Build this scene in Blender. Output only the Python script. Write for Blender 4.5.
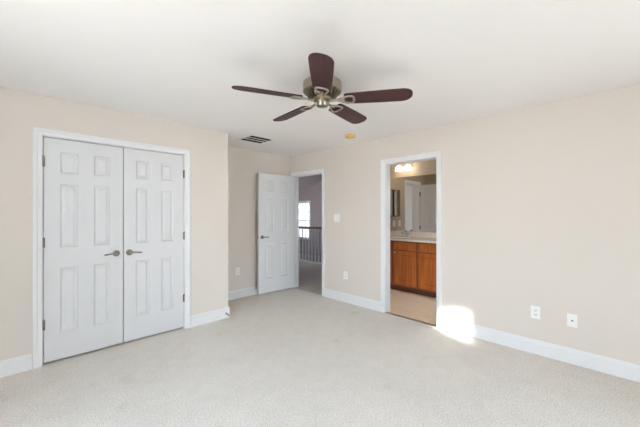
import bpy, bmesh, math, random
from mathutils import Vector, Matrix
for o in list(bpy.data.objects):
    bpy.data.objects.remove(o)
SC = bpy.context.scene
COL = SC.collection
PI = math.pi
R = math.radians

# ------------------------------------------------------------------ camera
EYE = 1.375
cam = bpy.data.cameras.new('camera')
cam.sensor_fit = 'HORIZONTAL'
cam.sensor_width = 36.0
cam.lens = 36.0 * 300.0 / 640.0
cam.clip_start = 0.02
co = bpy.data.objects.new('camera', cam)
COL.objects.link(co)
co.location = (0, 0, EYE)
co.rotation_euler = (R(90), 0, R(-45))
SC.camera = co

# ------------------------------------------------------------------ world, sun, exposure
SKY = 7.0
SUN = 30.0
EXPOSURE = 2.12
SC.view_settings.view_transform = 'Standard'
SC.view_settings.look = 'None'
SC.view_settings.gamma = 1.0
SC.view_settings.use_curve_mapping = False
SC.view_settings.exposure = EXPOSURE
SC.cycles.use_denoising = True
SC.cycles.max_bounces = 12
SC.cycles.diffuse_bounces = 8
SC.cycles.transparent_max_bounces = 16
SC.cycles.sample_clamp_indirect = 6.0
SC.cycles.blur_glossy = 1.0

world = bpy.data.worlds.new('sky')
SC.world = world
world.use_nodes = True
wn, wl = world.node_tree.nodes, world.node_tree.links
wn.clear()
tc = wn.new('ShaderNodeTexCoord')
sep = wn.new('ShaderNodeSeparateXYZ')
ramp = wn.new('ShaderNodeValToRGB')
mp = wn.new('ShaderNodeMapRange')
mp.inputs['From Min'].default_value = -1
mp.inputs['From Max'].default_value = 1
bg = wn.new('ShaderNodeBackground')
wo = wn.new('ShaderNodeOutputWorld')
e = ramp.color_ramp.elements
e[0].position = 0.0
e[0].color = (0.68, 0.665, 0.65, 1)
e[1].position = 1.0
e[1].color = (0.48, 0.70, 1.0, 1)
for p_, c_ in ((0.46, (0.72, 0.71, 0.70, 1)), (0.51, (0.90, 0.955, 1.0, 1)), (0.68, (0.66, 0.83, 1.0, 1))):
    q = e.new(p_)
    q.color = c_
wl.new(tc.outputs['Generated'], sep.inputs[0])
wl.new(sep.outputs['Z'], mp.inputs['Value'])
wl.new(mp.outputs[0], ramp.inputs[0])
wl.new(ramp.outputs[0], bg.inputs['Color'])
side = wn.new('ShaderNodeMapRange')          # the sky is brighter on the side of the sun
side.interpolation_type = 'SMOOTHSTEP'
side.inputs['From Min'].default_value = 0.5
side.inputs['From Max'].default_value = -0.3
side.inputs['To Min'].default_value = SKY * 0.08
side.inputs['To Max'].default_value = SKY
wl.new(sep.outputs['X'], side.inputs['Value'])
wl.new(side.outputs[0], bg.inputs['Strength'])
wl.new(bg.outputs[0], wo.inputs[0])

sl = bpy.data.lights.new('sun', 'SUN')
sl.energy = SUN
sl.angle = R(3.0)
sl.color = (1.0, 0.96, 0.90)
so = bpy.data.objects.new('sun', sl)
COL.objects.link(so)
SUN_EL = R(18)
so.rotation_euler = Vector((0.6 * math.cos(SUN_EL), 0.8 * math.cos(SUN_EL), -math.sin(SUN_EL))).to_track_quat('-Z', 'Y').to_euler()
so.location = (0, -5, 5)


def portal(name, loc, rot, w, h):
    l = bpy.data.lights.new(name, 'AREA')
    l.shape = 'RECTANGLE'
    l.size, l.size_y = w, h
    l.cycles.is_portal = True
    o = bpy.data.objects.new(name, l)
    COL.objects.link(o)
    o.location, o.rotation_euler = loc, rot
    return o


# ------------------------------------------------------------------ room dimensions
XR, YC, YB, H = 3.58, 3.68, 4.39, 2.44       # right wall, closet wall, back wall, ceiling height
XC = 1.953                                    # corner of the closet bump-out
XW, YS = -1.60, -2.40                         # window wall and rear wall
WT = 0.12
CL0, CL1, CLT = 0.143, 1.392, 2.078           # closet opening
EN0, EN1, ENT = 3.53, 4.28, 2.062             # entry opening (Y)
BA0, BA1, BAT = 1.575, 2.302, 2.062           # bathroom opening (Y)
BX, BY = 5.29, 3.30                           # bathroom mirror wall, bathroom side wall
FX = 7.66                                     # far wall across the foyer


# ------------------------------------------------------------------ materials
def mat(name, color, rough=0.5, metal=0.0, noise=None, bump=None, spec=None, coat=0.0):
    """noise = (scale, darker colour, contrast); bump = (scale, strength)."""
    m = bpy.data.materials.new(name)
    m.use_nodes = True
    n, l = m.node_tree.nodes, m.node_tree.links
    p = n['Principled BSDF']
    p.inputs['Base Color'].default_value = (*color, 1)
    p.inputs['Roughness'].default_value = rough
    p.inputs['Metallic'].default_value = metal
    if spec is not None:
        p.inputs['Specular IOR Level'].default_value = spec
    if coat:
        p.inputs['Coat Weight'].default_value = coat
        p.inputs['Coat Roughness'].default_value = 0.15
    t = n.new('ShaderNodeTexCoord')
    if noise:
        sc, c2, w = noise
        a = n.new('ShaderNodeTexNoise')
        a.inputs['Scale'].default_value = sc
        a.inputs['Detail'].default_value = 4
        rr = n.new('ShaderNodeValToRGB')
        rr.color_ramp.elements[0].position = 0.5 - w
        rr.color_ramp.elements[1].position = 0.5 + w
        rr.color_ramp.elements[0].color = (*c2, 1)
        rr.color_ramp.elements[1].color = (*color, 1)
        l.new(t.outputs['Object'], a.inputs['Vector'])
        l.new(a.outputs[0], rr.inputs[0])
        l.new(rr.outputs[0], p.inputs['Base Color'])
    if bump:
        b = n.new('ShaderNodeBump')
        b.inputs['Strength'].default_value = bump[1]
        b.inputs['Distance'].default_value = 0.004
        a2 = n.new('ShaderNodeTexNoise')
        a2.inputs['Scale'].default_value = bump[0]
        a2.inputs['Detail'].default_value = 3
        l.new(t.outputs['Object'], a2.inputs['Vector'])
        l.new(a2.outputs[0], b.inputs['Height'])
        l.new(b.outputs[0], p.inputs['Normal'])
    return m


def wood(name, c1, c2, axis, scale=14, rough=0.35, coat=0.3):
    m = bpy.data.materials.new(name)
    m.use_nodes = True
    n, l = m.node_tree.nodes, m.node_tree.links
    p = n['Principled BSDF']
    p.inputs['Roughness'].default_value = rough
    p.inputs['Coat Weight'].default_value = coat
    p.inputs['Coat Roughness'].default_value = 0.2
    t = n.new('ShaderNodeTexCoord')
    mpn = n.new('ShaderNodeMapping')
    s = [1, 1, 1]
    s[axis] = 0.07
    mpn.inputs['Scale'].default_value = s
    a = n.new('ShaderNodeTexNoise')
    a.inputs['Scale'].default_value = scale * 4
    a.inputs['Detail'].default_value = 6
    a.inputs['Distortion'].default_value = 0.4
    r = n.new('ShaderNodeValToRGB')
    r.color_ramp.elements[0].position = 0.32
    r.color_ramp.elements[1].position = 0.68
    r.color_ramp.elements[0].color = (*c2, 1)
    r.color_ramp.elements[1].color = (*c1, 1)
    l.new(t.outputs['Object'], mpn.inputs[0])
    l.new(mpn.outputs[0], a.inputs['Vector'])
    l.new(a.outputs[0], r.inputs[0])
    l.new(r.outputs[0], p.inputs['Base Color'])
    return m


def carpet_mat(name, c1, c2, dirt):
    m = bpy.data.materials.new(name)
    m.use_nodes = True
    n, l = m.node_tree.nodes, m.node_tree.links
    p = n['Principled BSDF']
    p.inputs['Roughness'].default_value = 1.0
    p.inputs['Specular IOR Level'].default_value = 0.05
    p.inputs['Sheen Weight'].default_value = 0.15
    t = n.new('ShaderNodeTexCoord')

    def nz(scale, detail=4, rough=0.6):
        a = n.new('ShaderNodeTexNoise')
        a.inputs['Scale'].default_value = scale
        a.inputs['Detail'].default_value = detail
        a.inputs['Roughness'].default_value = rough
        l.new(t.outputs['Object'], a.inputs['Vector'])
        return a

    def rmp(src, a, b, ca, cb):
        r = n.new('ShaderNodeValToRGB')
        r.color_ramp.elements[0].position = a
        r.color_ramp.elements[1].position = b
        r.color_ramp.elements[0].color = (*ca, 1)
        r.color_ramp.elements[1].color = (*cb, 1)
        l.new(src.outputs[0], r.inputs[0])
        return r

    def mul(a, b):
        x = n.new('ShaderNodeMix')
        x.data_type = 'RGBA'
        x.blend_type = 'MULTIPLY'
        x.inputs['Factor'].default_value = 1.0
        l.new(a.outputs[0] if a.bl_idname != 'ShaderNodeMix' else a.outputs['Result'], x.inputs['A'])
        l.new(b.outputs[0], x.inputs['B'])
        return x
    fine = rmp(nz(95, 6, 0.85), 0.36, 0.60, c2, c1)
    mid = rmp(nz(9, 5), 0.33, 0.60, (0.95, 0.945, 0.94), (1, 1, 1))
    big = rmp(nz(1.3, 4), 0.36, 0.60, (0.955, 0.95, 0.94), (1, 1, 1))
    spots = rmp(nz(2.6, 3, 0.5), 0.26, 0.32, dirt, (1, 1, 1))
    vo = n.new('ShaderNodeTexVoronoi')
    vo.inputs['Scale'].default_value = 1.7
    l.new(t.outputs['Object'], vo.inputs['Vector'])
    dots = rmp(vo, 0.012, 0.026, (0.62, 0.58, 0.53), (1, 1, 1))
    out = mul(mul(mul(mul(fine, mid), big), spots), dots)
    l.new(out.outputs['Result'], p.inputs['Base Color'])
    b = n.new('ShaderNodeBump')
    b.inputs['Strength'].default_value = 0.9
    b.inputs['Distance'].default_value = 0.006
    l.new(nz(110, 3, 0.7).outputs[0], b.inputs['Height'])
    l.new(b.outputs[0], p.inputs['Normal'])
    return m


def plank_mat(name):
    m = bpy.data.materials.new(name)
    m.use_nodes = True
    n, l = m.node_tree.nodes, m.node_tree.links
    p = n['Principled BSDF']
    p.inputs['Roughness'].default_value = 0.4
    t = n.new('ShaderNodeTexCoord')
    mpn = n.new('ShaderNodeMapping')
    mpn.inputs['Rotation'].default_value = (0, 0, R(90))
    br = n.new('ShaderNodeTexBrick')
    br.inputs['Scale'].default_value = 1.0
    br.inputs['Brick Width'].default_value = 0.9
    br.inputs['Row Height'].default_value = 0.12
    br.inputs['Mortar Size'].default_value = 0.0015
    br.inputs['Color1'].default_value = (0.92, 0.72, 0.50, 1)
    br.inputs['Color2'].default_value = (0.87, 0.66, 0.45, 1)
    br.inputs['Mortar'].default_value = (0.30, 0.20, 0.13, 1)
    l.new(t.outputs['Object'], mpn.inputs[0])
    l.new(mpn.outputs[0], br.inputs['Vector'])
    l.new(br.outputs[0], p.inputs['Base Color'])
    return m


def emit(name, color, strength):
    m = bpy.data.materials.new(name)
    m.use_nodes = True
    n, l = m.node_tree.nodes, m.node_tree.links
    p = n['Principled BSDF']
    p.inputs['Base Color'].default_value = (*color, 1)
    p.inputs['Emission Color'].default_value = (*color, 1)
    p.inputs['Emission Strength'].default_value = strength
    return m


def glass_mat(name):
    m = bpy.data.materials.new(name)
    m.use_nodes = True
    n, l = m.node_tree.nodes, m.node_tree.links
    n.remove(n['Principled BSDF'])
    tr = n.new('ShaderNodeBsdfTransparent')
    gl = n.new('ShaderNodeBsdfGlossy')
    gl.inputs['Roughness'].default_value = 0.02
    fr = n.new('ShaderNodeLayerWeight')
    fr.inputs['Blend'].default_value = 0.08
    mx = n.new('ShaderNodeMixShader')
    l.new(fr.outputs['Fresnel'], mx.inputs[0])
    l.new(tr.outputs[0], mx.inputs[1])
    l.new(gl.outputs[0], mx.inputs[2])
    l.new(mx.outputs[0], n['Material Output'].inputs[0])
    return m


M = {}
M['wall'] = mat('beige_wall_paint', (0.715, 0.665, 0.612), 0.75, noise=(1.2, (0.705, 0.655, 0.602), 0.3), bump=(220, 0.05), spec=0.3)
M['ceiling'] = mat('ceiling_paint', (0.86, 0.85, 0.83), 0.9, bump=(160, 0.06), spec=0.2)
M['trim'] = mat('white_gloss_paint', (0.775, 0.785, 0.80), 0.38, bump=(60, 0.02))
M['door'] = mat('white_door_paint', (0.70, 0.712, 0.73), 0.42, bump=(90, 0.03))
M['carpet'] = carpet_mat('beige_carpet', (0.92, 0.87, 0.81), (0.52, 0.485, 0.44), (0.90, 0.875, 0.85))
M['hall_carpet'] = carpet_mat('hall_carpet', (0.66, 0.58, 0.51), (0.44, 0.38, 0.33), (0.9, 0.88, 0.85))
M['plank'] = plank_mat('bathroom_planks')
M['nickel'] = mat('brushed_nickel', (0.60, 0.56, 0.49), 0.32, 1.0, bump=(300, 0.03))
M['steel'] = mat('door_hardware_steel', (0.34, 0.32, 0.29), 0.2, 1.0, bump=(300, 0.03))
M['brass'] = mat('fan_antique_nickel', (0.36, 0.32, 0.25), 0.30, 1.0, bump=(200, 0.03))
M['iron'] = mat('blade_iron_nickel', (0.47, 0.43, 0.36), 0.33, 1.0, bump=(200, 0.03))
M['chrome'] = mat('chrome', (0.8, 0.8, 0.8), 0.08, 1.0, bump=(50, 0.005))
M['dark'] = mat('dark_slot', (0.012, 0.012, 0.011), 0.9, bump=(80, 0.05))
M['blade'] = wood('mahogany_blade', (0.075, 0.021, 0.019), (0.030, 0.010, 0.011), 0, 10, 0.55, 0.0)
M['blade_edge'] = mat('blade_edge', (0.03, 0.012, 0.01), 0.5, bump=(80, 0.05))
M['plate'] = mat('white_plastic_plate', (0.86, 0.86, 0.84), 0.35, bump=(40, 0.01))
M['detector'] = mat('yellowed_plastic', (0.78, 0.56, 0.20), 0.45, noise=(30, (0.74, 0.50, 0.16), 0.3))
M['cabinet'] = wood('maple_cabinet', (0.54, 0.150, 0.018), (0.36, 0.088, 0.010), 2, 8, 0.45, 0.08)
M['cabframe'] = wood('maple_face_frame', (0.26, 0.080, 0.018), (0.17, 0.05, 0.012), 2, 8, 0.4, 0.2)
M['toekick'] = wood('toe_kick_wood', (0.13, 0.045, 0.015), (0.08, 0.028, 0.01), 1, 8, 0.6, 0.0)
M['counter'] = mat('cultured_marble', (0.82, 0.75, 0.66), 0.22, noise=(6, (0.76, 0.68, 0.58), 0.25))
M['mirror'] = mat('mirror_silver', (0.74, 0.72, 0.68), 0.0, 1.0)
_n = M['mirror'].node_tree.nodes.new('ShaderNodeTexNoise')
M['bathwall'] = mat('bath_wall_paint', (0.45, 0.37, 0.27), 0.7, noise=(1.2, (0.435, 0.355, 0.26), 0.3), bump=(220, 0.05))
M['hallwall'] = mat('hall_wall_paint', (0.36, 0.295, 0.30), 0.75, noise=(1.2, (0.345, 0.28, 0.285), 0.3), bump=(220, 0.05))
M['handrail'] = wood('handrail_oak', (0.20, 0.075, 0.03), (0.12, 0.04, 0.018), 1, 10, 0.35, 0.4)
M['baluster'] = mat('white_baluster_paint', (0.85, 0.82, 0.80), 0.45, bump=(60, 0.02))
M['sunblock'] = mat('sunblock_pale', (0.70, 0.69, 0.66), 0.7, noise=(3, (0.66, 0.65, 0.62), 0.3))  # surface of the two added sun blockers
M['hallceil_dim'] = mat('hall_ceiling_dimmed', (0.50, 0.48, 0.49), 0.9, bump=(160, 0.06), spec=0.2)  # ceiling paint with the hall's dimness put into its colour
M['glass'] = glass_mat('window_glass')
M['bulb'] = emit('frosted_shade_glow', (1.0, 0.90, 0.76), 2.8)
M['rubber'] = mat('black_rubber', (0.02, 0.02, 0.02), 0.6, bump=(60, 0.02))
M['slat'] = mat('vent_slat', (0.06, 0.055, 0.045), 0.5, bump=(60, 0.02))
M['threshold'] = mat('threshold_metal', (0.42, 0.38, 0.33), 0.35, 1.0, bump=(80, 0.03))


# ------------------------------------------------------------------ mesh helpers
def B():
    return bmesh.new()


def box(bm, x0, x1, y0, y1, z0, z1, bev=0.0):
    r = bmesh.ops.create_cube(bm, size=1.0)
    vs = r['verts']
    for v in vs:
        v.co = Vector(((x0 + x1) / 2 + v.co.x * (x1 - x0), (y0 + y1) / 2 + v.co.y * (y1 - y0), (z0 + z1) / 2 + v.co.z * (z1 - z0)))
    if bev:
        es = list({e for v in vs for e in v.link_edges})
        bmesh.ops.bevel(bm, geom=es, offset=bev, segments=2, affect='EDGES', profile=0.6)
    return bm


def lathe(bm, prof, axis='z', seg=32, center=(0, 0, 0)):
    """prof: list of (radius, height); closed with caps where radius is 0 or at the ends."""
    c = Vector(center)
    rings = []

    def pt(r, h, a):
        u, v = r * math.cos(a), r * math.sin(a)
        if axis == 'z':
            return c + Vector((u, v, h))
        if axis == 'y':
            return c + Vector((u, h, v))
        return c + Vector((h, u, v))
    for r, h in prof:
        if r < 1e-6:
            rings.append([bm.verts.new(pt(0, h, 0))])
        else:
            rings.append([bm.verts.new(pt(r, h, 2 * PI * i / seg)) for i in range(seg)])
    for a, b in zip(rings, rings[1:]):
        for i in range(seg):
            j = (i + 1) % seg
            if len(a) == 1 and len(b) == 1:
                continue
            if len(a) == 1:
                bm.faces.new((a[0], b[i], b[j]))
            elif len(b) == 1:
                bm.faces.new((a[i], a[j], b[0]))
            else:
                bm.faces.new((a[i], a[j], b[j], b[i]))
    for ring in (rings[0], rings[-1]):
        if len(ring) > 1:
            bm.faces.new(ring)
    return bm


def tube(bm, pts, rad, seg=8, closed=False, flat=1.0):
    pts = [Vector(p) for p in pts]
    n = len(pts)
    rads = rad if isinstance(rad, (list, tuple)) else [rad] * n
    rings = []
    up = Vector((0, 0, 1))
    for i, p in enumerate(pts):
        if closed:
            d = pts[(i + 1) % n] - pts[i - 1]
        else:
            d = pts[min(i + 1, n - 1)] - pts[max(i - 1, 0)]
        d.normalize()
        s = d.cross(up)
        if s.length < 1e-3:
            s = d.cross(Vector((1, 0, 0)))
        s.normalize()
        t = s.cross(d)
        rings.append([bm.verts.new(p + s * math.cos(2 * PI * k / seg) * rads[i] + t * math.sin(2 * PI * k / seg) * rads[i] * flat) for k in range(seg)])
    m = n if closed else n - 1
    for i in range(m):
        a, b = rings[i], rings[(i + 1) % n]
        for k in range(seg):
            j = (k + 1) % seg
            bm.faces.new((a[k], a[j], b[j], b[k]))
    if not closed:
        bm.faces.new(rings[0])
        bm.faces.new(rings[-1])
    return bm


def prism(bm, poly, z0, z1):
    a = [bm.verts.new((x, y, z0)) for x, y in poly]
    b = [bm.verts.new((x, y, z1)) for x, y in poly]
    n = len(poly)
    bm.faces.new(a)
    bm.faces.new(b)
    for i in range(n):
        j = (i + 1) % n
        bm.faces.new((a[i], a[j], b[j], b[i]))
    return bm


def run_profile(bm, p0, p1, nrm, prof):
    """extrude a (depth, z) profile from p0 to p1 on a wall whose outward normal is nrm (2-D)."""
    rings = []
    for p in (p0, p1):
        rings.append([bm.verts.new((p[0] + nrm[0] * d, p[1] + nrm[1] * d, z)) for d, z in prof])
    a, b = rings
    n = len(prof)
    bm.faces.new(a)
    bm.faces.new(b)
    for i in range(n):
        j = (i + 1) % n
        bm.faces.new((a[i], a[j], b[j], b[i]))
    return bm


def obj(name, bm, m, parent=None, smooth=False, loc=None, rot=None):
    bmesh.ops.recalc_face_normals(bm, faces=bm.faces)
    me = bpy.data.meshes.new(name)
    bm.to_mesh(me)
    bm.free()
    me.materials.append(m if not isinstance(m, str) else M[m])
    if smooth:
        for p in me.polygons:
            p.use_smooth = True
        if smooth == 'auto':
            me.set_sharp_from_angle(angle=R(35))
    o = bpy.data.objects.new(name, me)
    COL.objects.link(o)
    if parent:
        o.parent = parent
    if loc:
        o.location = loc
    if rot:
        o.rotation_euler = rot
    return o


def thing(name, label, cat, loc=(0, 0, 0), rotz=0.0, group=None):
    o = bpy.data.objects.new(name, None)
    COL.objects.link(o)
    o.empty_display_size = 0.1
    o.location = loc
    o.rotation_euler = (0, 0, rotz)
    o['label'] = label
    o['category'] = cat
    if group:
        o['group'] = group
    return o


def tag(o, label, cat, group=None):
    o['label'] = label
    o['category'] = cat
    if group:
        o['group'] = group
    return o


def struct(name, bm, m, smooth=False, label=None):
    o = obj(name, bm, m, smooth=smooth)
    o['kind'] = 'structure'
    if label:
        o['label'] = label
    return o


def struct_empty(name, loc, rotz=0.0, label=None):
    o = bpy.data.objects.new(name, None)
    COL.objects.link(o)
    o.location = loc
    o.rotation_euler = (0, 0, rotz)
    o['kind'] = 'structure'
    if label:
        o['label'] = label
    return o


def dup(root, loc, rotz, label):
    r = root.copy()
    COL.objects.link(r)
    r.location = loc
    r.rotation_euler = (0, 0, rotz)
    r['label'] = label
    for ch in list(root.children):
        c = ch.copy()
        COL.objects.link(c)
        c.parent = r
        for g in list(ch.children):
            d = g.copy()
            COL.objects.link(d)
            d.parent = c
    return r


# ------------------------------------------------------------------ floors, walls, ceilings
struct('floor', box(B(), XW - WT, XR, YS - WT, YB + WT, -0.10, 0.0), 'carpet', label='beige cut-pile bedroom carpet')
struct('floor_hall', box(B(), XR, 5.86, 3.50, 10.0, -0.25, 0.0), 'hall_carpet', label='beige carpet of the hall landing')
struct('floor_bathroom', box(B(), XR, BX + WT, 0.60, 3.30, -0.10, 0.001), 'plank', label='tan plank bathroom floor')
struct('floor_foyer', box(B(), XR, FX + WT, 3.50, 10.0, -2.80, -2.70), 'hall_carpet')
struct('ceiling', box(B(), XW - WT, XR + WT, YS - WT, YB + WT, H, H + 0.12), 'ceiling', label='white bedroom ceiling')
struct('ceiling_bathroom', box(B(), XR + WT, BX + WT, 0.60, 3.50, H, H + 0.12), 'ceiling')
struct('ceiling_hall', box(B(), XR + WT, FX + WT, 3.50, 10.12, H, H + 0.12), 'hallceil_dim')

bm = B()
for y0, y1, z0, z1 in ((YS - WT, BA0, 0, H), (BA0, BA1, BAT, H), (BA1, EN0, 0, H), (EN0, EN1, ENT, H), (EN1, YB + WT, 0, H)):
    box(bm, XR, XR + WT, y0, y1, z0, z1)
struct('wall_right', bm, 'wall', label='beige wall with the bathroom and entry doorways')
bm = B()
for x0, x1, z0, z1 in ((XW, CL0, 0, H), (CL0, CL1, CLT, H), (CL1, XC, 0, H)):
    box(bm, x0, x1, YC, YC + WT, z0, z1)
struct('wall_left', bm, 'wall', label='beige wall with the double closet doors')
struct('wall_recess', box(B(), XC - WT, XC, YC + WT, YB, 0, H), 'wall', label='short beige return wall beside the closet')
struct('wall_back', box(B(), XW - WT, XR, YB, YB + WT, 0, H), 'wall', label='beige wall behind the open bedroom door')


def holed(bm, axis, c0, c1, a0, a1, holes, z0=0.0, z1=H):
    """wall slab along one axis with rectangular holes (a, b, za, zb)."""
    def bx(p, q, za, zb):
        if q - p > 1e-4 and zb - za > 1e-4:
            if axis == 'y':
                box(bm, c0, c1, p, q, za, zb)
            else:
                box(bm, p, q, c0, c1, za, zb)
    cur = a0
    for a, b, za, zb in sorted(holes):
        bx(cur, a, z0, z1)
        bx(a, b, z0, za)
        bx(a, b, zb, z1)
        cur = b
    bx(cur, a1, z0, z1)
    return bm


WWIN_ADDED = [(0.55, 1.55, 0.45, 2.12)]  # unseen window added to bring in daylight from the west
RWIN_ADDED = (0.60, 0.80, 1.48, 1.80)  # small unseen opening added and sized to shape the sun patch
SWIN_ADDED = [(1.30, 2.35, 0.45, 2.12)]  # unseen rear window added to send daylight towards the recess
FWIN = (8.21, 8.95, 0.42, 1.80)
struct('wall_window', holed(B(), 'y', XW - WT, XW, YS - WT, YB, WWIN_ADDED), 'wall')
struct('wall_rear', holed(B(), 'x', YS - WT, YS, XW, XR, [RWIN_ADDED] + SWIN_ADDED), 'wall')
struct('wall_sunblock_west', box(B(), -6.0, XW - WT, YS - WT - 0.2, YS - WT - 0.001, -0.3, 4.0), 'sunblock')  # unseen wall added to keep the sun out of the west window
struct('wall_sunblock_south', box(B(), 1.06, 1.18, YS - WT - 2.4, YS - WT - 0.001, -0.3, 3.3), 'sunblock')  # unseen fin added to keep the sun off the south window
# bathroom shell
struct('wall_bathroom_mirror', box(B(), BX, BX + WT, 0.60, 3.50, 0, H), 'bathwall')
BWIN_ADDED = (3.95, 4.70, 0.95, 1.90)  # unseen window added to brighten the vanity and bathroom floor
struct('wall_bathroom_rear', holed(B(), 'x', 0.48, 0.60, XR + WT, BX, [BWIN_ADDED]), 'bathwall')
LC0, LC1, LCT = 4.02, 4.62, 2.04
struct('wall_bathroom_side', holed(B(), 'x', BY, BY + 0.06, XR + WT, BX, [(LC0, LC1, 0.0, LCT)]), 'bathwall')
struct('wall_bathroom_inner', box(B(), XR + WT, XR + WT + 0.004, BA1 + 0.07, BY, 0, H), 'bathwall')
# hall and foyer shell
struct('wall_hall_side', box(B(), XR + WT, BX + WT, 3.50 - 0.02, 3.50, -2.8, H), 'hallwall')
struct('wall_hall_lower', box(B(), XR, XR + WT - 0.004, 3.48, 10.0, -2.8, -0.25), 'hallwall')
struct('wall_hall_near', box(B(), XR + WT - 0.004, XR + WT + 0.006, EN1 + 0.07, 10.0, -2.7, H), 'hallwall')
HWIN_ADDED = (4.40, 5.70, 0.85, 2.15)  # unseen window added to light the hall
struct('wall_hall_end', holed(B(), 'x', 10.0, 10.12, XR, FX + WT, [HWIN_ADDED], -2.8, H), 'hallwall')
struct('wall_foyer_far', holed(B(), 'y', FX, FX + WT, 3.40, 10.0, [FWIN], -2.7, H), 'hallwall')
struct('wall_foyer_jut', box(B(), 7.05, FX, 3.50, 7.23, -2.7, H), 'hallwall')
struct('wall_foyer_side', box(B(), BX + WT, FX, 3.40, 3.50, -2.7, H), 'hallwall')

# ------------------------------------------------------------------ baseboards
BP = [(0, 0), (0.017, 0), (0.017, 0.098), (0.014, 0.102), (0.008, 0.107), (0.008, 0.116), (0.006, 0.130), (0.003, 0.137), (0, 0.137)]
CW = 0.064
bm = B()
run_profile(bm, (XW, YC), (CL0 - CW - 0.004, YC), (0, -1), BP)
run_profile(bm, (CL1 + CW + 0.006, YC), (XC + 0.017, YC), (0, -1), BP)
struct('baseboard_left', bm, 'trim')
struct('baseboard_recess', run_profile(B(), (XC, YC), (XC, YB), (1, 0), BP), 'trim')
struct('baseboard_back', run_profile(B(), (XC + 0.017, YB), (XR, YB), (0, -1), BP), 'trim')
bm = B()
run_profile(bm, (XR, BA1 + CW), (XR, EN0 - CW), (-1, 0), BP)
run_profile(bm, (XR, YS), (XR, BA0 - CW), (-1, 0), BP)
struct('baseboard_right', bm, 'trim')
struct('baseboard_rear', run_profile(B(), (XW, YS), (XR, YS), (0, 1), BP), 'trim')
struct('baseboard_window', run_profile(B(), (XW, YS), (XW, YC), (1, 0), BP), 'trim')

# ------------------------------------------------------------------ casings and jambs
CP = [(0, 0.0), (0.009, 0.002), (0.012, 0.010), (0.012, 0.030), (0.017, 0.038), (0.018, 0.058), (0.014, CW), (0, CW)]


def casing(bm, a0, a1, top, place):
    """mitred casing round an opening; place(a, z, depth) gives the 3-D point."""
    paths = []
    for d, w in CP:
        paths.append([(a0 - w, 0.0, d), (a0 - w, top + w, d), (a1 + w, top + w, d), (a1 + w, 0.0, d)])
    n = len(paths)
    vs = [[bm.verts.new(place(*p)) for p in path] for path in paths]
    for i in range(n):
        j = (i + 1) % n
        for k in range(3):
            bm.faces.new((vs[i][k], vs[j][k], vs[j][k + 1], vs[i][k + 1]))
    bm.faces.new([vs[i][0] for i in range(n)])
    bm.faces.new([vs[i][3] for i in range(n)])
    return bm


def jambs(bm, a0, a1, top, d0, d1, place3, stop=None):
    t = 0.004
    place3(bm, a0, a0 + t, d0, d1, 0, top)
    place3(bm, a1 - t, a1, d0, d1, 0, top)
    place3(bm, a0 + t, a1 - t, d0, d1, top - t, top)
    if stop:
        s0, s1 = stop
        place3(bm, a0 + t, a0 + t + 0.011, s0, s1, 0, top - t)
        place3(bm, a1 - t - 0.011, a1 - t, s0, s1, 0, top - t)
        place3(bm, a0 + t, a1 - t, s0, s1, top - t - 0.011, top - t)
    return bm


def px(bm, a0, a1, d0, d1, z0, z1):
    box(bm, d0, d1, a0, a1, z0, z1)


def py(bm, a0, a1, d0, d1, z0, z1):
    box(bm, a0, a1, d0, d1, z0, z1)


t1 = struct('trim_1', casing(B(), CL0, CL1, CLT, lambda a, z, d: (a, YC - d, z)), 'trim', label='white casing round the closet doors')
obj('jamb', jambs(B(), CL0, CL1, CLT, YC, YC + WT, py), 'trim', t1)
bm = casing(B(), EN0, EN1, ENT, lambda a, z, d: (XR - d, a, z))
casing(bm, EN0, EN1, ENT, lambda a, z, d: (XR + WT + 0.006 + d, a, z))
t2 = struct('trim_2', bm, 'trim', label='white casing round the open entry doorway')
obj('jamb', jambs(B(), EN0, EN1, ENT, XR, XR + WT + 0.006, px, (XR + 0.045, XR + 0.08)), 'trim', t2)
bm = casing(B(), BA0, BA1, BAT, lambda a, z, d: (XR - d, a, z))
casing(bm, BA0, BA1, BAT, lambda a, z, d: (XR + WT + 0.004 + d, a, z))
t3 = struct('trim_3', bm, 'trim', label='white casing round the bathroom doorway')
obj('jamb', jambs(B(), BA0, BA1, BAT, XR, XR + WT + 0.004, px), 'trim', t3)
t4 = struct('trim_4', casing(B(), LC0, LC1, LCT, lambda a, z, d: (a, BY - d, z)), 'trim', label='white casing of the bathroom linen closet')
bm = jambs(B(), LC0, LC1, LCT, BY, BY + 0.17, py)
box(bm, LC0, LC1, BY + 0.165, BY + 0.17, 0, LCT)
obj('jamb', bm, 'trim', t4)
struct('trim_5', box(B(), XR - 0.012, XR + 0.03, BA0 + 0.004, BA1 - 0.004, 0.0, 0.009, 0.003), 'threshold', label='metal threshold strip in the bathroom doorway')


# ------------------------------------------------------------------ panel doors
def panel_side(bm, w, z0, z1, xs, zs, y, sgn):
    """one face of a six-panel slab at depth y; sgn is the direction the panels sink to."""
    xc = [0.0] + [v for p in xs for v in p] + [w]
    zc = [z0] + [v for p in zs for v in p] + [z1]

    def q(xa, xb, za, zb, d):
        return [bm.verts.new((x, y + sgn * d, z)) for x, z in ((xa, za), (xb, za), (xb, zb), (xa, zb))]
    for i in range(len(xc) - 1):
        for j in range(len(zc) - 1):
            xa, xb, za, zb = xc[i], xc[i + 1], zc[j], zc[j + 1]
            if i % 2 == 1 and j % 2 == 1:
                loops = [q(xa, xb, za, zb, 0)]
                for off, d in ((0.006, 0.007), (0.012, 0.012), (0.020, 0.012), (0.040, 0.003)):
                    loops.append(q(xa + off, xb - off, za + off, zb - off, d))
                for a, b in zip(loops, loops[1:]):
                    for k in range(4):
                        l = (k + 1) % 4
                        bm.faces.new((a[k], a[l], b[l], b[k]))
                bm.faces.new(loops[-1])
            else:
                bm.faces.new(q(xa, xb, za, zb, 0))


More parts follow.
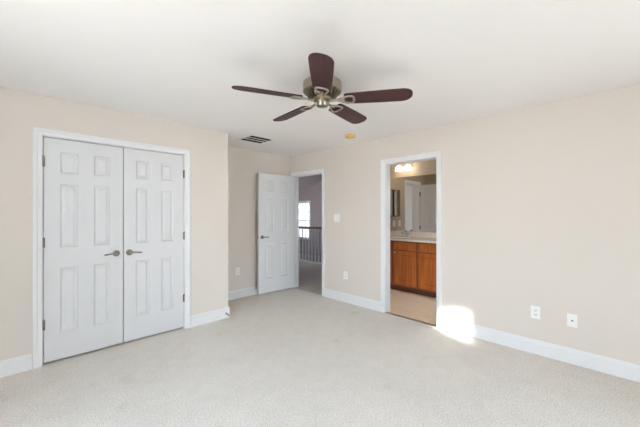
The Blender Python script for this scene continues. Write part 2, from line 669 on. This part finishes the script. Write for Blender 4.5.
def slab(w, z0, z1, t, xs, zs):
    bm = B()
    panel_side(bm, w, z0, z1, xs, zs, 0.0, 1)
    panel_side(bm, w, z0, z1, xs, zs, t, -1)
    for xa, xb, za, zb in ((0, 0, z0, z1), (w, w, z0, z1)):
        bm.faces.new([bm.verts.new(p) for p in ((xa, 0, za), (xa, t, za), (xa, t, zb), (xa, 0, zb))])
    for z in (z0, z1):
        bm.faces.new([bm.verts.new(p) for p in ((0, 0, z), (w, 0, z), (w, t, z), (0, t, z))])
    bmesh.ops.remove_doubles(bm, verts=bm.verts, dist=1e-5)
    return bm


def lever(parent, x, y, z, direction, side):
    """lever handle on a face at depth y; side -1: face looks to -y."""
    ro = obj('door_handle', lathe(B(), [(0, 0), (0.032, 0), (0.032, 0.004), (0.027, 0.010), (0.014, 0.013), (0.012, 0.034), (0, 0.034)], 'y', 24), 'steel', parent, 'auto', (x, y, z), None)
    if side < 0:
        ro.rotation_euler = (0, 0, PI)
    s = direction if side > 0 else -direction
    lv = tube(B(), [(-0.012 * s, 0.036, 0), (0.0, 0.040, 0.001), (0.03 * s, 0.043, 0.003), (0.065 * s, 0.044, 0.001), (0.09 * s, 0.043, -0.004), (0.108 * s, 0.040, -0.003)],
              [0.008, 0.0105, 0.009, 0.0075, 0.008, 0.006], 10)
    obj('lever', lv, 'steel', ro, True)
    return ro


def hinge(parent, x, y, z):
    bm = lathe(B(), [(0, -0.045), (0.0065, -0.045), (0.0065, -0.0435), (0.0058, -0.042), (0.0058, 0.042), (0.0065, 0.0435), (0.0065, 0.047), (0.003, 0.052), (0, 0.052)], 'z', 12)
    box(bm, -0.013, 0.013, 0.003, 0.0055, -0.044, 0.044)
    return obj('hinge', bm, 'steel', parent, False, (x, y, z))


def six(w):
    st = 0.185 * w
    pw = (w - 2 * st - 0.20 * w) / 2
    return [(st, st + pw), (w - st - pw, w - st)], [(0.265, 0.868), (1.055, 1.650), (1.752, 1.948)]


DT = 0.035
DZ0, DZ1 = 0.020, CLT - 0.011
W1 = 0.767 - CL0 - 0.009 - 0.004
xs, zs = six(W1)
d1 = struct_empty('door_1', (CL0 + 0.009, YC + 0.008, 0), 0, 'white six-panel closet door, leaf nearer the outer wall')
obj('door_leaf', slab(W1, DZ0, DZ1, DT, xs, zs), 'door', d1)
lever(d1, W1 - 0.058, 0.0, 0.962, -1, -1)
for z in (0.365, 1.11, 1.845):
    hinge(d1, -0.004, -0.008, z)
W2 = CL1 - 0.009 - 0.767 - 0.004
d2 = struct_empty('door_2', (0.767 + 0.004, YC + 0.008, 0), 0, 'white six-panel closet door, leaf nearer the recess')
obj('door_leaf', slab(W2, DZ0, DZ1, DT, xs, zs), 'door', d2)
lever(d2, 0.052, 0.0, 0.962, 1, -1)
for z in (0.365, 1.11, 1.845):
    hinge(d2, W2 + 0.004, -0.008, z)

# entry door, swung open a little past square against the back wall
WE = 0.757
xe, ze = six(WE)
d3 = struct_empty('door_3', (XR - 0.004, EN1 - 0.006, 0), R(180 - 2.0), 'white six-panel entry door standing open')
obj('door_leaf', slab(WE, 0.022, 2.052, DT, xe, ze), 'door', d3)
lever(d3, WE - 0.065, DT, 0.975, -1, 1)
lever(d3, WE - 0.065, 0.0, 0.975, -1, -1)
obj('latch_plate', box(B(), WE, WE + 0.002, 0.005, 0.030, 0.945, 1.005, 0.0005), 'steel', d3)
for z in (0.28, 1.10, 1.86):
    bm = box(B(), -0.002, 0.0, 0.002, 0.033, z - 0.045, z + 0.045)
    lathe(bm, [(0, z - 0.046), (0.0065, z - 0.046), (0.0065, z + 0.046), (0, z + 0.046)], 'z', 12, (-0.001, -0.005, 0))
    obj('hinge', bm, 'steel', d3)

# linen closet door in the bathroom, standing open
WL = 0.60
xl, zl = six(WL)
d4 = struct_empty('door_4', (LC0 - 0.004, BY - 0.026, 0), R(-90), 'white six-panel linen closet door standing open')
obj('door_leaf', slab(WL, 0.015, LCT - 0.01, DT, xl, zl), 'door', d4, loc=(0, -DT, 0))
lever(d4, WL - 0.06, 0.0, 0.96, -1, 1)
for z in (0.28, 1.05, 1.82):
    hinge(d4, 0.002, 0.004, z)


# ------------------------------------------------------------------ windows
def window(name, loc, rotz, w, z0, z1, cols, rows, depth=WT, split=True):
    """opening centred on loc, local x along the wall, local -y into the room."""
    root = struct_empty(name, loc, rotz)
    fr = 0.045
    bm = B()
    box(bm, -w / 2, -w / 2 + fr, 0.02, 0.08, z0, z1)
    box(bm, w / 2 - fr, w / 2, 0.02, 0.08, z0, z1)
    box(bm, -w / 2 + fr, w / 2 - fr, 0.02, 0.08, z0, z0 + fr)
    box(bm, -w / 2 + fr, w / 2 - fr, 0.02, 0.08, z1 - fr, z1)
    obj('window_frame', bm, 'trim', root)
    bm = B()
    iw, iz0, iz1 = w - 2 * fr, z0 + fr, z1 - fr
    for c in range(1, cols):
        x = -iw / 2 + iw * c / cols
        box(bm, x - 0.011, x + 0.011, 0.038, 0.062, iz0, iz1)
    for r in range(1, rows):
        z = iz0 + (iz1 - iz0) * r / rows
        g = 0.022 if (split and r * 2 == rows) else 0.011
        box(bm, -iw / 2, iw / 2, 0.037, 0.063, z - g, z + g)
    if cols > 1 or rows > 1:
        obj('muntins', bm, 'trim', root)
    else:
        bm.free()
    obj('pane', box(B(), -iw / 2, iw / 2, 0.0485, 0.0515, iz0, iz1), 'glass', root)
    bm = B()
    casing_w = 0.06
    box(bm, -w / 2 - casing_w, -w / 2, -0.016, 0.0, z0, z1 + casing_w)
    box(bm, w / 2, w / 2 + casing_w, -0.016, 0.0, z0, z1 + casing_w)
    box(bm, -w / 2, w / 2, -0.016, 0.0, z1, z1 + casing_w)
    box(bm, -w / 2 - casing_w - 0.02, w / 2 + casing_w + 0.02, -0.04, 0.0, z0 - 0.025, z0)
    obj('window_casing', bm, 'trim', root)
    return root


for i, (a, b, za, zb) in enumerate(WWIN_ADDED):
    window('window_%d' % (i + 1), (XW, (a + b) / 2, 0), R(90), b - a, za, zb, 2, 4)
    portal('window_portal', (XW - WT, (a + b) / 2, (za + zb) / 2), (0, R(-90), 0), zb - za, b - a)
a, b, za, zb = RWIN_ADDED
window('window_3', ((a + b) / 2, YS, 0), R(180), b - a, za, zb, 1, 1)
for i, (a, b, za, zb) in enumerate(SWIN_ADDED):
    window('window_%d' % (i + 2), ((a + b) / 2, YS, 0), R(180), b - a, za, zb, 2, 4)
    portal('window_portal', ((a + b) / 2, YS - WT, (za + zb) / 2), (R(90), 0, 0), b - a, zb - za)
a, b, za, zb = BWIN_ADDED
window('window_5', ((a + b) / 2, 0.60, 0), R(180), b - a, za, zb, 1, 2)
portal('window_portal', ((a + b) / 2, 0.48, (za + zb) / 2), (R(90), 0, 0), b - a, zb - za)
a, b, za, zb = HWIN_ADDED
window('window_6', ((a + b) / 2, 10.0, 0), 0, b - a, za, zb, 2, 2)
portal('window_portal', ((a + b) / 2, 10.12, (za + zb) / 2), (R(-90), 0, 0), b - a, zb - za)
a, b, za, zb = FWIN
window('window_4', (FX, (a + b) / 2, 0), R(-90), b - a, za, zb, 3, 4)
portal('window_portal', (FX + WT, (a + b) / 2, (za + zb) / 2), (0, R(90), 0), zb - za, b - a)

# ------------------------------------------------------------------ hall railing
YR0, YR1, XRL = 4.30, 9.90, 5.80
rail = thing('stair_railing', 'hall railing with brown wood handrail and white balusters beyond the entry doorway', 'railing', (XRL, 0, 0))
bm = B()
hp = [(-0.030, 0.950), (-0.030, 0.975), (-0.024, 0.995), (-0.010, 1.004), (0.010, 1.004), (0.024, 0.995), (0.030, 0.975), (0.030, 0.950), (0.018, 0.942), (-0.018, 0.942)]
run_profile(bm, (0, YR0), (0, YR1), (1, 0), hp)
obj('handrail', bm, 'handrail', rail)
obj('bottom_rail', box(B(), -0.035, 0.035, YR0, YR1, 0.0, 0.035, 0.004), 'baluster', rail)
bal = lathe(B(), [(0, 0.20), (0.017, 0.20), (0.0185, 0.22), (0.012, 0.235), (0.016, 0.30), (0.012, 0.55), (0.0095, 0.80), (0.010, 0.945), (0, 0.945)], 'z', 10)
box(bal, -0.017, 0.017, -0.017, 0.017, 0.034, 0.205)
b0 = obj('baluster', bal, 'baluster', rail, 'auto')
n = int((YR1 - YR0 - 0.1) / 0.132)
b0.location = (0, YR0 + 0.1, 0)
for k in range(1, n):
    c = b0.copy()
    COL.objects.link(c)
    c.parent = rail
    c.location = (0, YR0 + 0.1 + k * 0.132, 0)

# ------------------------------------------------------------------ ceiling fan
FXC, FYC, FZ = 1.624, 1.600, 2.236
fan = thing('ceiling_fan', 'five-blade ceiling fan with dark mahogany blades and antique nickel motor', 'ceiling fan', (FXC, FYC, H))
zz = lambda z: z - H
obj('canopy', lathe(B(), [(0, 0), (0.062, 0), (0.062, -0.035), (0.070, -0.060), (0.070, -0.076), (0, -0.076)], 'z', 40), 'brass', fan, 'auto')
obj('motor_housing', lathe(B(), [(0, zz(2.365)), (0.141, zz(2.365)), (0.146, zz(2.361)), (0.147, zz(2.354)), (0.147, zz(2.302)), (0.145, zz(2.297)), (0.134, zz(2.295)), (0, zz(2.295))], 'z', 48), 'brass', fan, 'auto')
bm = B()
for k in range(22):
    a = 2 * PI * k / 22
    m4 = Matrix.Rotation(a, 4, 'Z')
    t = B()
    box(t, 0.075, 0.128, -0.0045, 0.0045, zz(2.250), zz(2.296))
    for v in t.verts:
        if v.co.z < zz(2.26):
            v.co.x = 0.07 + (v.co.x - 0.07) * 0.62
        v.co = m4 @ v.co
    me = bpy.data.meshes.new('tmp')
    t.to_mesh(me)
    t.free()
    bm.from_mesh(me)
    bpy.data.meshes.remove(me)
obj('vent_ribs', bm, 'brass', fan)
obj('motor_core', lathe(B(), [(0, zz(2.277)), (0.108, zz(2.296)), (0.062, zz(2.250)), (0, zz(2.250))], 'z', 32), 'dark', fan, 'auto')
obj('flywheel', lathe(B(), [(0, zz(2.251)), (0.070, zz(2.251)), (0.074, zz(2.246)), (0.074, zz(2.236)), (0.066, zz(2.230)), (0, zz(2.230))], 'z', 40), 'brass', fan, 'auto')
obj('switch_cup', lathe(B(), [(0, zz(2.236)), (0.050, zz(2.236)), (0.051, zz(2.232)), (0.044, zz(2.229)), (0.044, zz(2.194)), (0.041, zz(2.189)), (0.030, zz(2.186)), (0, zz(2.186))], 'z', 40), 'brass', fan, 'auto')


def blade_outline():
    pts = []
    r0, r1, w0, w1 = 0.168, 0.662, 0.064, 0.075
    tipr = 0.078
    n = 14
    side = []
    side.append((r0, w0 - 0.016))
    side.append((r0 + 0.006, w0 - 0.006))
    side.append((r0 + 0.016, w0))
    for i in range(1, 7):
        t = i / 6
        side.append((r0 + 0.016 + (r1 - tipr - r0 - 0.016) * t, w0 + (w1 - w0) * math.sin(t * PI / 2)))
    for i in range(1, n):
        a = PI / 2 * i / n
        side.append((r1 - tipr + tipr * math.sin(a) ** 0.95, w1 * max(0.0, math.cos(a)) ** 0.85))
    return side + [(r1, 0.0)] + [(x, -y) for x, y in reversed(side)]


OUT = blade_outline()
PITCH = R(-12)
PHI0 = -87.0
for k in range(5):
    ang = R(PHI0 + 72 * k - 45 + (-4.0, 5.0, -2.0, 0.0, 0.0)[k])
    bm = prism(B(), OUT, -0.003, 0.003)
    bl = obj('blade', bm, 'blade', fan)
    bl.location = (0, 0, zz(FZ))
    bl.rotation_mode = 'QUATERNION'
    bl.rotation_quaternion = Matrix.Rotation(ang, 3, 'Z').to_quaternion() @ Matrix.Rotation(PITCH, 3, 'X').to_quaternion()
    bm = B()
    loop = [(0.112, 0.0), (0.135, 0.017), (0.170, 0.033), (0.205, 0.043), (0.226, 0.042), (0.238, 0.028), (0.241, 0.0), (0.238, -0.028), (0.226, -0.042), (0.205, -0.043), (0.170, -0.033), (0.135, -0.017)]
    tube(bm, [(x, y, -0.009) for x, y in loop], 0.0085, 8, True, 0.7)
    tube(bm, [(0.055, 0, -0.004), (0.085, 0, -0.010), (0.12, 0, -0.009)], [0.016, 0.013, 0.011], 8, False, 0.6)
    tube(bm, [(0.118, 0, -0.009), (0.175, 0, -0.0085)], [0.010, 0.005], 8, False, 0.7)
    obj('blade_iron', bm, 'iron', bl, True)
    for x, y in ((0.222, 0.036), (0.222, -0.036), (0.236, 0.0)):
        bm = lathe(B(), [(0, -0.0165), (0.004, -0.0155), (0.006, -0.013), (0.006, -0.008), (0, -0.008)], 'z', 10, (x, y, 0))
        obj('screw', bm, 'brass', bl, True)

# ------------------------------------------------------------------ ceiling vent and smoke detector
VX0, VX1, VY0, VY1 = 2.225, 2.575, 3.530, 3.855
vent = thing('air_vent', 'white ceiling air vent with three dark louvred slots above the recess', 'vent', ((VX0 + VX1) / 2, (VY0 + VY1) / 2, H))
hx, hy, f = (VX1 - VX0) / 2, (VY1 - VY0) / 2, 0.032
bm = B()
box(bm, -hx - f, -hx, -hy - f, hy + f, -0.008, 0)
box(bm, hx, hx + f, -hy - f, hy + f, -0.008, 0)
box(bm, -hx, hx, -hy - f, -hy, -0.008, 0)
box(bm, -hx, hx, hy, hy + f, -0.008, 0)
sw = 2 * hy
for t in (0.36, 0.68):
    y = -hy + sw * t
    box(bm, -hx, hx, y - 0.013, y + 0.013, -0.004, 0)
obj('vent_frame', bm, 'ceiling', vent)
obj('duct_shade', box(B(), -hx, hx, -hy, hy, -0.001, 0.0), 'dark', vent)  # flat black sheet standing in for the shade inside the duct
bm = B()
k = 0
y = -hy + 0.012
while y < hy - 0.006:
    if all(abs(y - (-hy + sw * t)) > 0.022 for t in (0.36, 0.68)):
        vs = [bm.verts.new(p) for p in ((-hx, y - 0.004, -0.0065), (hx, y - 0.004, -0.0065), (hx, y + 0.003, -0.0015), (-hx, y + 0.003, -0.0015))]
        f1 = bm.faces.new(vs)
        bmesh.ops.solidify(bm, geom=[f1], thickness=0.0008)
    y += 0.020
obj('louvres', bm, 'dark', vent)  # louvres coloured black as well, so the slots read as shaded

det = thing('smoke_detector', 'round yellowed smoke detector on the ceiling beyond the fan', 'smoke detector', (3.18, 2.60, H))
obj('detector_base', lathe(B(), [(0, 0), (0.072, 0), (0.072, -0.010), (0, -0.010)], 'z', 32), 'detector', det, 'auto')
obj('detector_cover', lathe(B(), [(0, -0.010), (0.068, -0.010), (0.068, -0.022), (0.060, -0.034), (0.040, -0.040), (0.022, -0.040), (0.020, -0.037), (0, -0.037)], 'z', 32), 'detector', det, 'auto')
obj('test_button', lathe(B(), [(0, -0.037), (0.010, -0.037), (0.009, -0.041), (0, -0.0415)], 'z', 16, (0.0, 0.0, 0)), 'plate', det, 'auto')


# ------------------------------------------------------------------ wall plates
def plate(name, label, cat, loc, rotz, w, h, group=None):
    t = thing(name, label, cat, loc, rotz, group)
    bm = box(B(), -w / 2, w / 2, -0.006, 0.0, -h / 2, h / 2, 0.0025)
    obj('cover_plate', bm, 'plate', t)
    return t


RZ = R(-90)
sw = plate('light_switch', 'white double light switch on the wall between the two doorways', 'light switch', (XR, 3.196, 1.305), RZ, 0.125, 0.125)
for x in (-0.023, 0.023):
    rk = obj('rocker', box(B(), x - 0.0165, x + 0.0165, -0.0095, -0.006, -0.033, 0.033, 0.0015), 'plate', sw)

out = plate('wall_outlet', 'white duplex outlet low on the wall between the two doorways', 'outlet', (XR, 3.015, 0.415), RZ, 0.078, 0.122, 'duplex wall outlets')
for z in (0.021, -0.021):
    rc = obj('receptacle', box(B(), -0.0165, 0.0165, -0.008, -0.006, z - 0.0145, z + 0.0145, 0.001), 'plate', out)
    bm = B()
    box(bm, -0.0085, -0.0055, -0.0084, -0.0078, z - 0.003, z + 0.0075)
    box(bm, 0.0055, 0.0085, -0.0084, -0.0078, z - 0.003, z + 0.0075)
    box(bm, -0.0025, 0.0025, -0.0084, -0.0078, z - 0.010, z - 0.005)
    obj('slot', bm, 'dark', rc)
dup(out, (2.496, YB, 0.435), 0, 'white duplex outlet low on the wall beside the open entry door')
dup(out, (XR, 0.586, 0.405), RZ, 'white duplex outlet right of the bathroom doorway, beside the cable jack')
jack = plate('cable_jack', 'white cable jack plate with one dark centre socket', 'cable jack', (XR, 0.3095, 0.394), RZ, 0.074, 0.118)
obj('socket', lathe(B(), [(0, -0.006), (0.0075, -0.006), (0.0075, -0.010), (0.0048, -0.010), (0.0048, -0.016), (0, -0.016)], 'y', 16), 'steel', jack, 'auto')

# ------------------------------------------------------------------ door stop
ds = thing('door_stop', 'small dark spring door stop on the baseboard at the closet corner', 'door stop', (XC - 0.035, YC - 0.017, 0.060))
obj('stop_base', lathe(B(), [(0, 0), (0.012, 0), (0.011, -0.006), (0.006, -0.010), (0, -0.010)], 'y', 16), 'steel', ds, 'auto')
pts = []
for i in range(0, 14 * 10 + 1):
    a = 2 * PI * i / 10
    pts.append((0.0055 * math.cos(a), -0.010 - 0.055 * i / 140, 0.0055 * math.sin(a) - 0.006 * (i / 140) ** 2))
obj('spring', tube(B(), pts, 0.0016, 5), 'steel', ds, True)
obj('bumper', lathe(B(), [(0, -0.064), (0.007, -0.064), (0.0075, -0.075), (0.006, -0.080), (0, -0.080)], 'y', 14, (0, 0, -0.006)), 'rubber', ds, 'auto')

# ------------------------------------------------------------------ bathroom vanity
VF = 4.72                                      # cabinet front
VA, VB = 1.42, BY - 0.004
van = thing('vanity_cabinet', 'orange-brown maple bathroom vanity cabinet with raised-panel doors', 'vanity cabinet', (VF, VA, 0.001))
L = VB - VA
bm = B()
box(bm, 0.0, 0.02, 0, L, 0.095, 0.895)
box(bm, 0.02, BX - VF - 0.002, 0, 0.018, 0.0, 0.895)
box(bm, 0.02, BX - VF - 0.002, L - 0.018, L, 0.0, 0.895)
box(bm, 0.02, BX - VF - 0.002, 0.018, L - 0.018, 0.095, 0.113)
obj('cabinet_body', bm, 'cabframe', van)
obj('toe_kick', box(B(), 0.065, 0.08, 0.018, L - 0.018, 0.0, 0.095), 'toekick', van)
cells = [(1.475, 1.905), (1.945, 2.375), (2.420, 2.850), (2.888, 3.275)]
for i, (ya, yb) in enumerate(cells):
    w = yb - ya
    bm = B()
    panel_side(bm, w, 0.125, 0.715, [(0.055, w - 0.055)], [(0.180, 0.660)], 0.0, 1)
    for xa in (0, w):
        bm.faces.new([bm.verts.new(p) for p in ((xa, 0, 0.125), (xa, 0.019, 0.125), (xa, 0.019, 0.715), (xa, 0, 0.715))])
    for z in (0.125, 0.715):
        bm.faces.new([bm.verts.new(p) for p in ((0, 0, z), (w, 0, z), (w, 0.019, z), (0, 0.019, z))])
    bm.faces.new([bm.verts.new(p) for p in ((0, 0.019, 0.125), (w, 0.019, 0.125), (w, 0.019, 0.715), (0, 0.019, 0.715))])
    bmesh.ops.remove_doubles(bm, verts=bm.verts, dist=1e-5)
    dr = obj('cabinet_door', bm, 'cabinet', van, loc=(-0.0195, yb - VA, 0), rot=(0, 0, R(-90)))
    kx = w - 0.035 if i % 2 == 1 else 0.035
    if i in (0,):
        kx = 0.035
    if i == 1:
        kx = w - 0.035
    if i == 2:
        kx = 0.035
    if i == 3:
        kx = w - 0.035
    obj('knob', lathe(B(), [(0, 0), (0.006, 0), (0.006, -0.012), (0.014, -0.018), (0.014, -0.024), (0.008, -0.028), (0, -0.028)], 'y', 16), 'nickel', dr, 'auto', (kx, 0, 0.690))
    df = obj('false_drawer', box(B(), -0.0195, -0.0005, ya - VA, yb - VA, 0.735, 0.873, 0.004), 'cabinet', van)

# countertop with an oval basin
CT = thing('vanity_countertop', 'cream cultured marble countertop with oval basin on the wooden vanity', 'countertop', (VF, VA, 0.897))
bx0, bx1, by0, by1, ct = -0.045, BX - VF - 0.002, -0.02, L, 0.036
bcx, bcy, ba, bb = 0.26, 2.88 - VA, 0.16, 0.21
bm = B()
N = 48
inner_t, inner_b, outer = [], [], []
for i in range(N):
    a = 2 * PI * i / N
    c, s = math.cos(a), math.sin(a)
    inner_t.append(bm.verts.new((bcx + ba * c, bcy + bb * s, ct)))
    x0, x1, y0, y1 = bx0 - bcx, bx1 - bcx, by0 - bcy, by1 - bcy
    ts = []
    if c > 1e-9: ts.append(x1 / c)
    if c < -1e-9: ts.append(x0 / c)
    if s > 1e-9: ts.append(y1 / s)
    if s < -1e-9: ts.append(y0 / s)
    t = min(ts)
    outer.append(bm.verts.new((bcx + t * c, bcy + t * s, ct)))
crn = []
for i in range(N):
    j = (i + 1) % N
    a, b = outer[i].co, outer[j].co
    if abs(a.x - b.x) > 1e-6 and abs(a.y - b.y) > 1e-6:
        cx = bx1 if max(a.x, b.x) > bx1 - 1e-6 else bx0
        cy = by1 if max(a.y, b.y) > by1 - 1e-6 else by0
        cv = bm.verts.new((cx, cy, ct))
        bm.faces.new((inner_t[i], outer[i], cv, outer[j], inner_t[j]))
    else:
        bm.faces.new((inner_t[i], outer[i], outer[j], inner_t[j]))
box(bm, bx0, bx0 + 0.02, by0, by1, 0.0, ct - 0.0005)
box(bm, bx0 + 0.02, bx1, by0, by0 + 0.02, 0.0, ct - 0.0005)
obj('counter_slab', bm, 'counter', CT)
bm = B()
prev = None
for r_, z_ in ((1.0, 0.0), (0.96, -0.012), (0.88, -0.055), (0.70, -0.10), (0.40, -0.125), (0.10, -0.13)):
    ring = [bm.verts.new((bcx + ba * r_ * math.cos(2 * PI * i / N), bcy + bb * r_ * math.sin(2 * PI * i / N), ct + z_)) for i in range(N)]
    if prev:
        for i in range(N):
            j = (i + 1) % N
            bm.faces.new((prev[i], prev[j], ring[j], ring[i]))
    prev = ring
bm.faces.new(prev)
obj('basin', bm, 'counter', CT, True)
obj('backsplash', box(B(), bx1 - 0.02, bx1, by0, by1, ct, ct + 0.10, 0.004), 'counter', CT)
obj('side_splash', box(B(), bx0 + 0.03, bx1 - 0.021, by1 - 0.02, by1, ct, ct + 0.10, 0.004), 'counter', CT)

fa = thing('faucet', 'chrome two-handle faucet behind the bathroom basin', 'faucet', (VF + 0.49, 2.88, 0.897 + ct + 0.0005))
obj('faucet_base', box(B(), -0.026, 0.026, -0.08, 0.08, 0.0, 0.016, 0.006), 'chrome', fa, 'auto')
obj('spout', tube(B(), [(0, 0, 0.014), (0, 0, 0.06), (-0.012, 0, 0.095), (-0.045, 0, 0.115), (-0.085, 0, 0.108), (-0.11, 0, 0.085)], [0.024, 0.021, 0.018, 0.017, 0.015, 0.014], 12), 'chrome', fa, True)
for y in (-0.055, 0.055):
    hd = obj('faucet_handle', lathe(B(), [(0, 0.014), (0.02, 0.014), (0.019, 0.03), (0.013, 0.045), (0.013, 0.055), (0, 0.058)], 'z', 20, (0, y, 0)), 'chrome', fa, 'auto')
    obj('lever', tube(B(), [(0, y, 0.052), (-0.02, y * 1.35, 0.066), (-0.04, y * 1.75, 0.078)], [0.012, 0.010, 0.008], 8), 'chrome', hd, True)

mir = tag(obj('wall_mirror', box(B(), BX - 0.006, BX - 0.0005, 1.40, BY - 0.004, 1.040, 2.085), 'mirror'), 'large frameless mirror above the bathroom vanity', 'mirror')

# vanity light: bar with bell shades
vl = thing('vanity_light', 'lit two-shade vanity light above the bathroom mirror', 'wall light', (BX, 2.915, 2.27))
obj('back_plate', box(B(), -0.022, -0.0005, -0.115, 0.115, -0.035, 0.035, 0.006), 'nickel', vl, 'auto')
for y in (-0.098, 0.098):
    obj('arm', tube(B(), [(-0.02, y, 0.0), (-0.07, y, 0.022), (-0.115, y, 0.045), (-0.135, y, 0.036)], 0.008, 8), 'nickel', vl, True)
    obj('socket_cap', lathe(B(), [(0, 0.044), (0.024, 0.042), (0.028, 0.018), (0, 0.018)], 'z', 18, (-0.135, y, 0)), 'nickel', vl, 'auto')
    obj('shade', lathe(B(), [(0.028, 0.019), (0.042, 0.008), (0.052, -0.022), (0.058, -0.055), (0.059, -0.075), (0.053, -0.075), (0, -0.070)], 'z', 24, (-0.135, y, 0)), 'bulb', vl, 'auto')

# medicine cabinet and switches on the bathroom side wall
mc = thing('medicine_cabinet', 'small mirrored medicine cabinet seen reflected in the bathroom mirror', 'cabinet', (5.14, BY, 1.585))
obj('cabinet_box', box(B(), -0.12, 0.12, -0.09, -0.0005, -0.27, 0.27), 'toekick', mc)
obj('cabinet_mirror', box(B(), -0.105, 0.105, -0.094, -0.0905, -0.255, 0.255), 'mirror', mc)
s1 = plate('light_switch', 'white switch plate seen reflected left of the faucet, nearer the mirror', 'light switch', (5.12, BY, 1.17), 0, 0.075, 0.12)
obj('rocker', box(B(), -0.0165, 0.0165, -0.0095, -0.006, -0.033, 0.033, 0.0015), 'plate', s1)
dup(s1, (4.89, BY, 1.17), 0, 'white switch plate seen reflected left of the faucet, nearer the linen closet')
